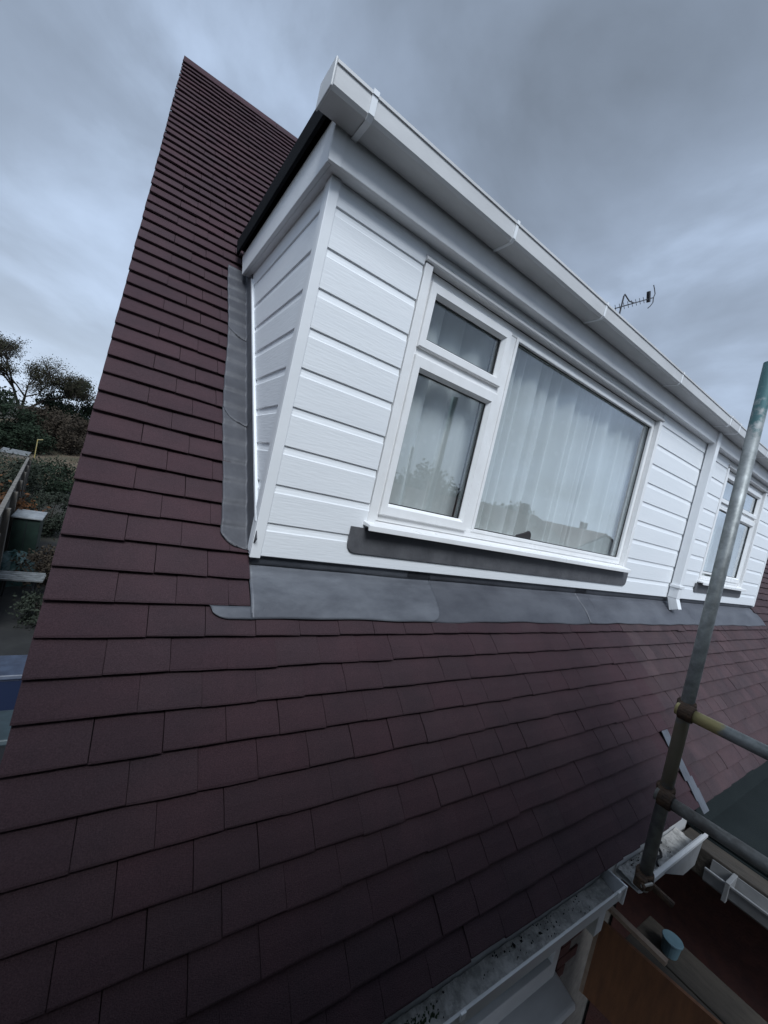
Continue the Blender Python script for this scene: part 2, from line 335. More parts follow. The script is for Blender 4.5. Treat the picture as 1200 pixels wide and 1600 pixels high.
# tiles ----------------------------------------------------------------
def tile_mesh(name, j):
    """unit-width plain tile: x -.5...5, y up the slope from the tail, z off the roof"""
    rr = random.Random(j); m_ = MB(); L_ = .145; rows = [0.0, .005, .05, .105, L_]
    def top(y): return .0095 - .0180*(y/G) + .003*math.sin(min(1, y/G)*math.pi) - (.0022 if y == 0 else 0)
    tw = rr.uniform(-.0016, .0016)
    for y in rows:
        for xx in (-.5, 0, .5):
            z = top(y) + (.0009 if xx == 0 else 0) + tw*xx*2
            yy = y + (rr.uniform(-.0016, .0016) if y < .01 else 0)
            m_.v.append((xx, yy, z))
    nr = len(rows)
    for i in range(nr - 1):
        for c in range(2):
            a = i*3 + c; m_.f.append((a, a + 1, a + 4, a + 3))
    o = len(m_.v)
    for xx in (-.5, 0, .5): m_.v.append((xx, .003, -.0035 + tw*xx*2))
    m_.v += [(-.5, L_, -.029), (.5, L_, -.029)]
    m_.f += [(1, 0, o, o + 1), (2, 1, o + 1, o + 2)]
    m_.f += [(0, 3, 6, 9, 12, o + 3, o), (2, o + 2, o + 4, 14, 11, 8, 5)]
    return m_
tms = [tile_mesh('roof_tile', j) for j in range(7)]
tiles = []     # (area, matrix, variant, old)
def proj(p):
    d = p - CP; z = d.dot(cf)
    if z < .05: return None
    return (600 + 625.61*d.dot(cr)/z, 800 - 625.61*d.dot(cu)/z)
K = int((S_RIDGE - S0)/G)
for k in range(K):
    s = S0 + G*k
    x = XV; first = True
    xs = []
    while x < XR:
        w = (.263 if k % 2 == 0 else .168) if first else .168
        xs.append((x, x + w)); x += w; first = False
    if k == 0: s += .02
    for (a, b_) in xs:
        if k >= 11:
            lim = .003 if k < 13 else -.004
            if s < 2.13:
                if a < lim: b_ = min(b_, lim)
                elif b_ > DX1 + .02: a = max(a, DX1 + .02)
                else: continue
            if b_ - a < .012: continue
        if s > 2.1 and a > 8: pass
        rv = random.Random(k*7 + 3)
        if a == XV: a += rv.uniform(-.0018, .0018)
        c = (a + b_)/2
        rr = random.Random(hash((k, round(a*1000))))
        gap = rr.uniform(.0008, .0026) if rr.random() < .92 else rr.uniform(.003, .0045)
        ds = rr.gauss(0, .0012); dn = rr.uniform(-.0008, .0008)
        rot = Matrix.Rotation(rr.gauss(0, .0035), 4, 'Z') @ Matrix.Rotation(rr.gauss(0, .006), 4, 'X')
        if rr.random() < .05: ds += rr.uniform(-.005, .004)
        mt = RM @ Matrix.Translation((c, s + ds, dn)) @ rot @ Matrix.Diagonal((b_ - a - gap, 1, 1, 1))
        q = [proj(mt @ Vector(v)) for v in ((-.5, 0, 0), (.5, 0, 0), (.5, G, 0), (-.5, G, 0))]
        ar = 0
        if all(q):
            cx = sum(p[0] for p in q)/4; cy = sum(p[1] for p in q)/4
            if -20 < cx < 1220 and -20 < cy < 1620:
                ar = abs(sum(q[i][0]*q[(i+1) % 4][1] - q[(i+1) % 4][0]*q[i][1] for i in range(4)))/2
        old = a > 2.62 and k < 11 or a > 5
        tiles.append((ar, mt, rr.randrange(7), old))
tiles.sort(key=lambda t: -t[0])
meshes = {}
for (ar, mt, v, old) in tiles[:295]:
    if (v, old) not in meshes:
        me = tms[v].mesh('roof_tile'); me.materials.append(M['tile_old' if old else 'tile'])
        for pg in me.polygons: pg.use_smooth = False
        meshes[(v, old)] = me
    o = bpy.data.objects.new('roof_tile', meshes[(v, old)]); COL.objects.link(o); o.parent = roof; o.matrix_parent_inverse = Matrix.Identity(4)
    o.matrix_local = mt
for old in (False, True):
    big = MB()
    for (ar, mt, v, od) in tiles[295:]:
        if od == old: big.add([mt @ Vector(p) for p in tms[v].v], tms[v].f)
    o = big.build('roof_tile', M['tile_old' if old else 'tile']); o.parent = roof; o['kind'] = 'stuff'
# verge undercloak and ridge
vm = MB().box((XV + .010, S0 + .02, -.046), (XV + .11, S_RIDGE, -.0165)).xf(RM); o = vm.build('undercloak', M['mortar']); o.parent = roof
for i in range(22):
    x0 = XV + .002 + i*.45; z0 = zr + .02
    pr = [(yr - .115, z0 - .105), (yr - .02, z0 + .012), (yr + .02, z0 + .012), (yr + .115, z0 - .105), (yr + .10, z0 - .118), (yr, z0 - .01), (yr - .10, z0 - .118)]
    o = MB().prism(pr, 'x', x0, x0 + .446).build('ridge_tile', M['tile']); o.parent = roof

# lead ------------------------------------------------------------------
def lead_sheet(name, fn, nu, nv, mt, parent=None, th=.003):
    m_ = MB()
    for j in range(nv + 1):
        for i in range(nu + 1): m_.v.append(tuple(fn(i/nu, j/nv)))
    for j in range(nv):
        for i in range(nu):
            a = j*(nu + 1) + i; m_.f.append((a, a + 1, a + nu + 2, a + nu + 1))
    o = m_.build(name, M[mt], smooth=True, recalc=False); so = o.modifiers.new('solid', 'SOLIDIFY'); so.thickness = th; so.offset = 1
    return hp(o, parent)
def wob(a, b): return .0020*math.sin(a*6.3 + b*2.1) + .0012*math.sin(a*13 - b*5 + 1.3*math.sin(a*3))
def apron(x0, x1, rl, rr_, lift, tongue=0):
    """front apron from the wall down over the tiles; u along x, v from top to bottom"""
    def fn(u, v):
        x = x0 + (x1 - x0)*u
        if v < .15:                                   # upstand behind the bottom board
            return Vector((x, .023 - .003*v/.15, .045 - v/.15*.083))
        t = (v - .15)/.85
        sb = -.243 - .006*x/3 + .0035*math.sin(x*5.1) + .002*math.sin(x*17)
        du = min(x - x0, rl)/rl if rl else 1; sb += .075*(1 - math.sqrt(max(0, 1 - (1 - du)**2)))
        if rr_: du = min(x1 - x, rr_)/rr_; sb += .06*(1 - math.sqrt(max(0, 1 - (1 - du)**2)))
        st = -.0165
        s = st + (sb - st)*t
        k_ = min(1, t/.7); n = -.013 + .021*k_*k_*(3 - 2*k_) + lift*k_ + .006*math.exp(-((s + .052)/.006)**2)
        return RP(x, s, n + wob(x, s*3))
    return fn
lead_sheet('apron_flashing', apron(.004, .93, 0, .07, .0055), 70, 26, 'lead_pale')
lead_sheet('apron_flashing', apron(.78, 2.45, 0, .07, .002), 90, 26, 'lead')
lead_sheet('apron_flashing', apron(2.30, 4.2, 0, .07, .0055), 90, 26, 'lead')
lead_sheet('apron_flashing', apron(4.05, DX1 + .1, 0, 0, .002), 90, 26, 'lead')
def tongue(u, v):
    x = -.135 + .145*u; sb = -.243; du = min(x + .135, .07)/.07; sb += .05*(1 - math.sqrt(max(0, 1 - (1 - du)**2)))
    st = -.196; s = st + (sb - st)*v
    return RP(x, s, .0105 + .0015*v)
lead_sheet('apron_flashing', tongue, 14, 6, 'lead_pale')
def cheek(s0, s1, lift, dark):
    def fn(u, v):
        s = s0 + (s1 - s0)*v
        ph = ((s - S0) % G)/G
        saw = .012 - .012*ph if ph > .18 else .0098*ph/.18
        if u < .62:
            t = u/.62; x = -.112 + .107*t + (.006*(1 - t))*math.sin(s*6)
            if s - s0 < .09:                         # rounded lower left corner
                q = 1 - (s - s0)/.09; x = max(x, -.112 + .10*(1 - math.sqrt(max(0, 1 - q*q))))
            n = .0055 + lift + saw*(1 - .25*t) + .4*wob(x*2, s*2)
        else:
            t = (u - .62)/.38; x = -.005 + .003*t; n = .0055 + lift + saw*.4*(1 - t) + .098*t
        return RP(x, s, n)
    return fn
lead_sheet('cheek_flashing', cheek(.028, .80, .0, 0), 20, 90, 'lead_grey')
lead_sheet('cheek_flashing', cheek(.66, 1.42, .004, 1), 20, 90, 'lead_grey')
lead_sheet('cheek_flashing', cheek(1.28, 1.93, .0075, 1), 20, 90, 'lead_grey')
# lead pieces at the party line near the eaves
for i, (s0, x0) in enumerate(((-1.045, 2.585), (-1.20, 2.60), (-1.305, 2.625), (-1.37, 2.64))):
    m_ = MB().box((x0, s0, .012 - .001*i), (x0 + .085, s0 + .115, .0155 - .001*i)).xf(RM); hp(m_.build('lead_soaker', M['lead_new']))

# dormer -----------------------------------------------------------------
ZB, ZT = .019, 1.437
dorm = MB()
for a, b_ in (((.02, .03, .0), (.47, .10, 1.66)), ((2.86, .03, .0), (4.40, .10, 1.66)), ((5.77, .03, .0), (DX1, .10, 1.66)), ((.47, .03, .0), (2.86, .10, .2)), ((.47, .03, 1.38), (2.86, .10, 1.66)),
              ((4.40, .03, .0), (5.77, .10, .2)), ((4.40, .03, 1.38), (5.77, .10, 1.66))): dorm.box(a, b_)
dorm.prism([(.10, .13), (1.9, 1.66), (.10, 1.66)], 'x', .02, .08)
dorm.prism([(.10, .13), (1.9, 1.66), (.10, 1.66)], 'x', DX1 - .08, DX1 - .02)
dwall = hp(dorm.build('dormer_wall', M['room']))
def board_prof(z0, z1, y, d):
    """shiplap board section in (y, z): flat face, cove at the top"""
    h = z1 - z0
    if h > .1: return [(y, z0 + .003), (y, z1 - .032), (y + .003, z1 - .027), (y + .0058, z1 - .013), (y + .0064, z1 + .0), (y + .018, z1), (y + .018, z0), (y + .003, z0)]
    return [(y, z0 + .003), (y, z1), (y + .018, z1), (y + .018, z0), (y + .003, z0)]
zl = [ZB] + [.15*i for i in range(1, 10)] + [ZT]
def front_board(x0, x1, z0, z1):
    o = MB().prism(board_prof(z0, z1, 0, 1), 'x', x0, x1).build('cladding_board', M['pvc_board']); o.parent = dwall; o.matrix_parent_inverse = Matrix.Identity(4)
for i in range(10):
    z0, z1 = zl[i], zl[i + 1]
    if i == 0: front_board(.03, DX1 - .03, z0, z1); continue
    if i == 9:
        front_board(.03, .462, z0, z1); front_board(2.872, 4.398, z0, z1); front_board(5.772, DX1 - .03, z0, z1); continue
    lx = .462 if z0 > .25 else .468
    front_board(.03, lx, z0, z1); front_board(2.872, 4.398, z0, z1); front_board(5.772, DX1 - .03, z0, z1)
# header infill over the windows
for x0, x1 in ((.462, 2.872), (4.398, 5.772)):
    o = MB().box((x0, .004, 1.40), (x1, .02, ZT)).build('head_board', M['pvc']); o.parent = dwall
    o = MB().prism([(.03, 1.368), (-.012, 1.368), (-.016, 1.374), (-.012, 1.386), (.003, 1.402), (.03, 1.402)], 'x', x0, x1).build('head_trim', M['pvc_worn']); o.parent = dwall
# cheek boards (face at x = 0, looking to -x); the back ends follow the roof
def yb(z): return -.113 + .8347*z
for i in range(1, 10):
    z0, z1 = zl[i], zl[i + 1]
    if i == 9: z1 = ZT
    pr = board_prof(z0, z1, 0, 1)
    y0_ = .03
    m_ = MB(); n = len(pr); vs = []
    for (d, z) in pr: vs.append((d, y0_, z))
    for (d, z) in pr: vs.append((d, max(y0_ + .004, yb(z)), z))
    m_.add(vs, [(j, (j+1) % n, n + (j+1) % n, n + j) for j in range(n)] + [tuple(range(n))[::-1], tuple(range(n, 2*n))])
    o = m_.build('cladding_board', M['pvc_board']); o.parent = dwall
# trims
ct = MB().box((-.008, -.008, .012), (.032, .006, ZT)); ct.box((-.008, .006, .03), (.006, .048, ZT)); hp(ct.build('corner_trim', M['pvc'], bevel=.002))
ct = MB().box((DX1 - .032, -.008, .012), (DX1 + .008, .006, ZT)); ct.box((DX1 - .006, .006, .05), (DX1 + .008, .048, ZT)); hp(ct.build('corner_trim', M['pvc'], bevel=.002))
hp(box('cheek_base', (-.004, .0065, .02), (.03, .046, .20), 'pvc', bevel=0))
pts = [(yb(z) + .006*math.sin(z*2.2), z) for z in [.15 + i*.05 for i in range(26)]]
bt = MB()
for (ya, za), (yb_, zb_) in zip(pts[:-1], pts[1:]):
    bt.add([(-.010, ya - .008, za), (-.010, ya + .012, za), (.004, ya + .012, za), (.004, ya - .008, za), (-.010, yb_ - .008, zb_), (-.010, yb_ + .012, zb_), (.004, yb_ + .012, zb_), (.004, yb_ - .008, zb_)],
           [(0, 1, 5, 4), (1, 2, 6, 5), (2, 3, 7, 6), (3, 0, 4, 7)])
hp(bt.build('edge_trim', M['pvc']))
# fascias: front, cheek side, soffit strip
FX, FY = -.048, -.062
hp(box('front_fascia', (FX + .001, FY, 1.437), (DX1 + .05, FY + .018, 1.645), 'fascia', bevel=.003))
hp(box('corner_cover', (FX - .003, FY - .003, 1.434), (FX + .045, FY - .0005, 1.645), 'fascia', bevel=.001))
sf = MB().prism([(FY + .019, 1.437), (1.155, 1.437), (1.27, 1.59), (FY + .019, 1.605)], 'x', FX, FX + .018); hp(sf.build('side_fascia', M['fascia'], bevel=.003))
hp(box('soffit', (FX + .019, FY + .019, 1.439), (DX1 + .04, .04, 1.447), 'fascia', bevel=0))
sm = MB().prism([(.041, 1.439), (1.15, 1.439), (1.15, 1.447), (.041, 1.447)], 'x', FX + .019, .02); hp(sm.build('soffit', M['fascia']))
hp(box('side_fascia', (DX1 + .03, FY + .019, 1.437), (DX1 + .05, 1.2, 1.605), 'fascia'))
# flat roof with black drip edge
fr_ = MB().prism([(-.04, 1.648), (1.33, 1.648), (1.40, 1.70), (-.07, 1.695)], 'x', FX - .02, DX1 + .07); fr_.box((-.02, 1.2, 1.66), (DX1 + .02, 2.0, 1.70))
flat = hp(fr_.build('flat_roof', M['epdm'], bevel=.004))
hp(MB().prism([(-.06, 1.60), (1.28, 1.588), (1.36, 1.70), (-.075, 1.70)], 'x', FX - .034, FX - .0195).build('drip_edge', M['epdm'], bevel=.003))

# gutter at the dormer ----------------------------------------------------
def gutter_prof(yb_, yf, zb, zt, t=.0035):
    """U section: back, floor, front with a rolled lip"""
    return [(yb_, zt), (yb_, zb + .006), (yb_ - .006, zb), (yf + .012, zb), (yf + .002, zb + .012), (yf, zt - .012), (yf - .005, zt - .010), (yf - .005, zt), (yf + t, zt), (yf + t + .002, zb + .014), (yf + .014, zb + t), (yb_ - .008, zb + t), (yb_ - t, zb + .010), (yb_ - t, zt)]
GB, GF, GZB, GZT = -.0625, -.176, 1.547, 1.628
g = hp(MB().prism(gutter_prof(GB, GF, GZB, GZT), 'x', -.118, DX1 + .1).build('gutter', M['pvc_worn']))
def gstrap(x, w, e, nm, mt='pvc'):
    pr = [(GB - .0005, GZB - e), (GF + .010, GZB - e), (GF - e, GZB + .011), (GF - e - .002, GZT - .012), (GF - .006 - e, GZT - .012), (GF - .006 - e, GZT + e), (GF + .012, GZT + e), (GF + .012, GZT + .001), (GF - .0055, GZT + .0005), (GF - .0055, GZT - .0105), (GF - .0005, GZT - .0125), (GF + .0015, GZB + .0118), (GF + .0118, GZB - .0005), (GB - .0005, GZB - .0005)]
    o = MB().prism(pr, 'x', x, x + w).build(nm, M[mt]); o.parent = g; o.matrix_parent_inverse = Matrix.Identity(4); return o
gstrap(.012, .022, .004, 'gutter_union'); 
for x in (.76, 1.53, 2.58, 4.70, 5.55): gstrap(x, .015, .003, 'gutter_bracket')
gstrap(3.60, .022, .004, 'gutter_bracket'); gstrap(3.83, .02, .004, 'gutter_bracket')
gstrap(3.635, .195, .003, 'gutter_outlet', 'pvc_worn')
o = MB().box((-.1255, GF - .007, GZB - .004), (-.1182, GB + .002, GZT + .004)).build('stop_end', M['pvc_worn'], bevel=.003); o.parent = g
# downpipe
dpx = 3.80
dp = hp(MB().box((dpx - .034, -.078, .03), (dpx + .034, -.010, 1.5435)).build('downpipe', M['pvc'], bevel=.004))
o = MB().box((dpx - .05, -.090, .125), (dpx + .05, -.0085, .15)).build('pipe_clip', M['pvc'], bevel=.003); o.parent = dp
o = MB().box((dpx - .038, -.082, .03), (dpx + .038, -.008, .12)).build('pipe_socket', M['pvc'], bevel=.003); o.parent = dp
o = MB().prism([(-.005, .03), (-.079, .03), (-.115, -.055), (-.045, -.085)], 'x', dpx - .036, dpx + .036).build('pipe_shoe', M['pvc'], bevel=.004); o.parent = dp

# windows -------------------------------------------------------------------
def rect_pane(x0, x1, z0, z1, y, parent):
    o = MB().box((x0, y, z0), (x1, y + .004, z1)).build('pane', M['glass'], parent); return o
def seal(x0, x1, z0, z1, y, parent, w=.006):
    return frame_mb(x0, x1, z0, z1, w, y, y + .006).build('seal', M['seal'], parent)
def sash(x0, x1, z0, z1, y, parent, gx0, gx1, gz0, gz1):
    """opening light: bevelled frame round the glass opening"""
    m_ = MB()
    O = [(x0, z0), (x1, z0), (x1, z1), (x0, z1)]; I = [(gx0, gz0), (gx1, gz0), (gx1, gz1), (gx0, gz1)]
    I2 = [(gx0 - .014, gz0 - .014), (gx1 + .014, gz0 - .014), (gx1 + .014, gz1 + .014), (gx0 - .014, gz1 + .014)]
    ring = [[(p[0], y + .03, p[1]) for p in O], [(p[0], y + .004, p[1]) for p in O], [(p[0] + (.004 if p[0] == x0 else -.004), y, p[1] + (.004 if p[1] == z0 else -.004)) for p in O],
            [(p[0], y, p[1]) for p in I2], [(p[0], y + .022, p[1]) for p in I], [(p[0], y + .03, p[1]) for p in I]]
    for r_ in ring: m_.v += r_
    for a in range(5):
        for i in range(4): m_.f.append((a*4 + i, a*4 + (i+1) % 4, a*4 + 4 + (i+1) % 4, a*4 + 4 + i))
    return m_.build('sash', M['frame'], parent)
def window(x0, x1, z0, z1, lights, fixed, mulls, label):
    """x0..z1: outer edge of the frame; parts: frame, trim, sash, pane, seal, sill"""
    w = hp(frame_mb(x0, x1, z0 + .005, z1, .045, .030, .085).build('window', M['frame'], bevel=.003))
    w['label'] = label
    def sub(o): o.parent = w; o.matrix_parent_inverse = Matrix.Identity(4); return o
    for (a, b_, c, d) in mulls: sub(MB().box((a, .032, c), (b_, .083, d)).build('mullion', M['frame'], bevel=.003))
    for a, b_ in ((x0 - .030, x0 + .012), (x1 - .012, x1 + .030)): sub(MB().box((a, -.006, z0 - .03), (b_, .029, z1)).build('reveal_trim', M['frame'], bevel=.002))
    for (a, b_, c, d, ga, gb, gc, gd) in lights:
        sub(sash(a, b_, c, d, .012, None, ga, gb, gc, gd)); sub(rect_pane(ga - .004, gb + .004, gc - .004, gd + .004, .046, None)); sub(seal(ga - .001, gb + .001, gc - .001, gd + .001, .039, None))
    for (ga, gb, gc, gd) in fixed:
        sub(rect_pane(ga - .004, gb + .004, gc - .004, gd + .004, .052, None)); sub(seal(ga - .001, gb + .001, gc - .001, gd + .001, .044, None))
        bd = frame_mb(ga - .02, gb + .02, gc - .02, gd + .02, .0195, .026, .05); sub(bd.build('glazing_bead', M['frame'], bevel=.003))
    sl = MB().prism([(.03, z0 + .004), (-.055, z0 - .010), (-.060, z0 - .012), (-.060, z0 - .036), (-.050, z0 - .036), (-.048, z0 - .022), (.03, z0 - .018)], 'x', x0 - .045, x1 + .005)
    sub(sl.build('sill', M['frame'], bevel=.002))
    return w
window(.497, 2.842, .225, 1.365,
       [(.535, 1.092, 1.035, 1.322, .582, 1.045, 1.085, 1.270), (.535, 1.098, .262, .998, .582, 1.045, .318, .935)],
       [(1.168, 2.790, .282, 1.308)], [(1.098, 1.148, .271, 1.319), (.543, 1.097, .994, 1.040)], 'wide white dormer window with one large fixed pane')
window(4.43, 5.74, .225, 1.365,
       [(4.47, 5.08, 1.035, 1.322, 4.52, 5.03, 1.085, 1.270), (5.12, 5.70, 1.035, 1.322, 5.17, 5.65, 1.085, 1.270), (5.12, 5.70, .262, .998, 5.17, 5.65, .318, .935)],
       [(4.52, 5.03, .318, .97)], [(5.07, 5.13, .271, 1.319), (4.476, 5.07, .994, 1.040), (5.13, 5.694, .994, 1.040)], 'smaller white dormer window behind the scaffold pole')
# lead under the sills
def sill_lead(x0, x1, z0, z1, r, mt):
    prof = []
    for cx, cz, a0 in ((x0 + r, z0 + r, 180), (x1 - r*.8, z0 + r*.8, 270)):
        rr_ = r if cx < x1 - r else r*.8
        for i in range(7): a = R(a0 + 15*i); prof.append((cx + rr_*math.cos(a), cz + rr_*math.sin(a)))
    prof += [(x1, z1 + .004), (x0, z1)]
    m_ = MB().prism(prof, 'y', -.009, -.003); hp(m_.build('sill_flashing', M[mt], bevel=.001))
sill_lead(.392, 2.93, .076, .192, .045, 'lead_dark'); sill_lead(4.34, 5.78, .10, .192, .03, 'lead_dark')
# rooms behind the windows
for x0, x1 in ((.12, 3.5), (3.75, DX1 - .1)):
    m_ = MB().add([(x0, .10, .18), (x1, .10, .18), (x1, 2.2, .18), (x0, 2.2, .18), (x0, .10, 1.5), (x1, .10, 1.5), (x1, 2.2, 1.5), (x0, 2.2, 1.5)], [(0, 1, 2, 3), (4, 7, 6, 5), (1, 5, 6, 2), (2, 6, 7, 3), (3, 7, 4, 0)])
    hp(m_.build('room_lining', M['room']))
# net curtains
def curtain(x0, x1, z0, z1, y, seed, label):
    rr = random.Random(seed); m_ = MB(); nx = int((x1 - x0)*150); nz = 14
    ph = []; am = []; p_ = 0; wd = 8; aa = 1
    for i in range(nx + 1):
        p_ += math.pi/wd/.42; ph.append(p_); am.append(aa)
        if int(p_*.42/math.pi) != int((p_*.42 - math.pi/wd)/math.pi): wd = rr.choice((3, 4, 5, 6, 7, 9, 13, 18)); aa = rr.uniform(.35, 1.25)*min(1, wd/7)
    for q_ in range(3): am = [am[max(0, i - 1)]*.3 + am[i]*.4 + am[min(nx, i + 1)]*.3 for i in range(nx + 1)]
    for j in range(nz + 1):
        v = j/nz
        for i in range(nx + 1):
            x = x0 + (x1 - x0)*i/nx
            a = (.022 + .012*(1 - v))*am[i]
            yy = y + a*math.sin(ph[i]*.42) + .006*math.sin(ph[i]*.17 + 1) + .004*math.sin(x*31 + v*2)*(1 - v)
            m_.v.append((x + .004*math.sin(ph[i]*.3)*(1 - v), yy, z0 + (z1 - z0)*v))
    for j in range(nz):
        for i in range(nx): a = j*(nx + 1) + i; m_.f.append((a, a + 1, a + nx + 2, a + nx + 1))
    o = m_.build('net_curtain', M['curtain'], smooth=True, recalc=False)
    return tag(o, label, 'curtain', 'net curtains in the dormer windows')
curtain(.50, 1.115, .21, 1.38, .150, 3, 'pale net curtain behind the two narrow left panes')
curtain(1.13, 2.86, .21, 1.38, .150, 8, 'wide pale net curtain behind the large fixed pane')
curtain(4.40, 5.78, .21, 1.38, .160, 5, 'pale net curtain in the window behind the scaffold pole')
orn = MB().prism([(1.60, .284), (1.74, .284), (1.735, .318), (1.715, .335), (1.68, .318), (1.61, .296)], 'y', .075, .092)
tag(orn.build('ornament', M['bin'], bevel=.003), 'small dark ornament on the inner sill of the large pane', 'ornament')
bl = MB().box((.5, .062, .216), (2.84, .16, .2835)); hp(bl.build('inner_sill', M['frame']))

# eaves: fascia, soffit, gutter, lower window ------------------------------
hp(box('eaves_fascia', (XV + .05, -.770, -1.27), (2.74, -.748, -1.075), 'pvc_worn'))
hp(box('eaves_fascia', (2.741, -.770, -1.198), (XR, -.748, -1.075), 'plank'))
hp(box('eaves_soffit', (XV + .05, -.747, -1.268), (XR, -.5, -1.258), 'pvc_worn', bevel=0))
def eaves_gutter(x0, x1, yb_, yf, zb, zt):
    g_ = hp(MB().prism(gutter_prof(yb_, yf, zb, zt), 'x', x0, x1).build('eaves_gutter', M['pvc_worn']))
    def sub(o): o.parent = g_; o.matrix_parent_inverse = Matrix.Identity(4); return o
    m_ = MB(); nx = max(8, int((x1 - x0)*40)); ny = 6; rr = random.Random(int(x0*100))
    for j in range(ny + 1):
        for i in range(nx + 1):
            m_.v.append((x0 + .002 + (x1 - x0 - .004)*i/nx, yf + .018 + (yb_ - yf - .026)*j/ny, zb + .012 + rr.uniform(0, .008) + .012*(j/ny)))
    for j in range(ny):
        for i in range(nx): a = j*(nx + 1) + i; m_.f.append((a, a + 1, a + nx + 2, a + nx + 1))
    sub(m_.build('silt', M['gut_dirt'], smooth=True, recalc=False))
    d = MB()
    for i in range(int((x1 - x0)*200)):
        x = rr.uniform(x0 + .02, x1 - .03); y = yf + .02 + (yb_ - yf - .03)*rr.random()**.7; z = zb + .021 + .012*(y - yf)/(yb_ - yf)
        if math.sin(x*7)*.5 + .4*math.sin(x*23) + rr.random() < .5: continue
        a = rr.uniform(0, 6.28); l_ = rr.uniform(.001, .0045) if rr.random() < .95 else rr.uniform(.007, .014); w_ = l_*rr.uniform(.3, .7); dx, dy = math.cos(a), math.sin(a)
        d.add([(x + dx*l_, y + dy*l_, z), (x - dy*w_, y + dx*w_, z + .002), (x - dx*l_, y - dy*l_, z + .001), (x + dy*w_, y - dx*w_, z + .002), (x, y, z - .006)], [(0, 1, 2, 3), (0, 1, 4), (1, 2, 4), (2, 3, 4), (3, 0, 4)])
    o = sub(d.build('leaf_debris', M['debris'])); o['kind'] = 'stuff'
    return g_, sub
g1, sub1 = eaves_gutter(-.62, 1.665, -.772, -.872, -1.175, -1.10)
for x in (.62, 1.585): sub1(MB().box((x, -.884, -1.115), (x + .022, -.876, -1.09)).build('gutter_clip', M['frame'], bevel=.002))
sub1(MB().box((1.666, -.880, -1.182), (1.676, -.765, -1.096)).build('stop_end', M['pvc'], bevel=.002))
pk = MB().box((1.60, -.83, -1.36), (1.665, -.765, -1.18)); sub1(pk.build('pipe_stub', M['pvc_worn'], bevel=.003))
ms_ = MB()
for i in range(240):
    x = random.uniform(.05, .60); y = -.795 - random.random()*.03
    r_ = random.uniform(.003, .0065); ms_.tube((x, y, -1.16), (x + .002, y, -1.151 + r_), r_, r_*.3, n=6)
o = sub1(ms_.build('moss', M['moss'])); o['kind'] = 'stuff'
g2, sub2 = eaves_gutter(1.82, 2.53, -.772, -.895, -1.185, -1.10)
sub2(MB().prism([(1.95, -1.105), (2.50, -1.105), (2.46, -1.245), (2.30, -1.245)], 'y', -.912, -.897).build('hopper_face', M['pvc_old'], bevel=.002))
sub2(MB().box((1.82, -.914, -1.112), (2.56, -.898, -1.093)).build('gutter_lip', M['pvc_worn'], bevel=.002))
sub2(MB().path([(2.05 + .03*i, -.865 + .012*math.sin(i*1.4) + .01*i, -1.145) for i in range(8)], .007, n=6).build('cracked_seal', M['seal']))
# lower window under the eaves
lw = hp(frame_mb(.55, 2.06, -2.14, -1.30, .06, -.545, -.47, .11).build('window', M['pvc_worn'], bevel=.004)); lw['label'] = 'ground floor window under the eaves gutter'
def subl(o): o.parent = lw; o.matrix_parent_inverse = Matrix.Identity(4); return o
subl(MB().box((.60, -.52, -2.04), (2.01, -.515, -1.35)).build('pane', M['glass']))
subl(MB().box((.60, -.50, -2.04), (2.01, -.496, -1.35)).build('dark_backing', M['bin']))  # flat dark panel close behind the glass
subl(MB().prism([(-.47, -2.155), (-.66, -2.20), (-.67, -2.235), (-.47, -2.22)], 'x', .45, 2.13).build('sill', M['pvc_worn'], bevel=.012))
# chimney far along the ridge
ch = MB().box((7.6, 3.2, 3.2), (8.5, 3.9, 4.65)); chim = hp(ch.build('chimney', M['brick'], bevel=.01))
o = MB().box((7.54, 3.14, 4.651), (8.56, 3.96, 4.76)).build('chimney_cap', M['mortar'], bevel=.01); o.parent = chim
for x in (7.8, 8.3): o = MB().tube((x, 3.7, 4.761), (x, 3.7, 4.95), .11, .09, 16).build('chimney_pot', M['brick']); o.parent = chim

# aerial ---------------------------------------------------------------------
def aerial(base, boom0, boom1, label, full=True):
    a = thing('television_aerial', label, 'aerial', base)
    inv = Matrix.Translation(-Vector(base))
    def ap(o): o.parent = a; o.matrix_parent_inverse = inv; return o
    b0, b1 = Vector(boom0), Vector(boom1); d = b1 - b0; mid = b0 + d*.5
    ap(MB().tube(base, (base[0], base[1], mid.z - .22), .016, n=8).build('mast', M['alu']))
    top = Vector((base[0], base[1], mid.z - .22))
    ap(MB().path([top, top + Vector((.02, 0, .05)), top + (mid - top)*.45 + Vector((.02, 0, -.03)), top + (mid - top)*.8 + Vector((.05, 0, -.01)), mid], .013, n=8).build('mast_arm', M['alu']))
    ap(MB().tube(b0, b1, .011, n=8).build('boom', M['alu']))
    ov = Vector((0, .35, .94)).normalized()
    for i in range(8):
        c = b0 + d*(i/8*.82 + .01)
        ap(MB().tube(c - ov*.075, c + ov*.085, .006, n=6).build('element', M['alu']))
    c = b0 + d*.86
    ap(MB().box((-.03, -.035, -.07), (.03, .035, .16)).xf(Matrix.Translation(c) @ Matrix.Rotation(R(-25), 4, 'Y')).build('dipole_box', M['alu'], bevel=.01))
    for sgn in (1, -1):
        ap(MB().path([b1, b1 + Vector((.03, 0, .10*sgn)), b1 + Vector((-.01, .02, .20*sgn)), b1 + Vector((-.07, .03, .27*sgn))], .010, n=6).build('reflector', M['alu']))
    return a
def at_y(px, py, Y):
    v = cf + cr*((px - 600)/625.61) - cu*((py - 800)/625.61); t = (Y - CP.y)/v.y; return CP + v*t
b0 = at_y(961, 482, 3.55); b1 = at_y(1021, 465, 3.62)
mid = (b0 + b1)*.5
ab = at_y(967, 494, 3.45)
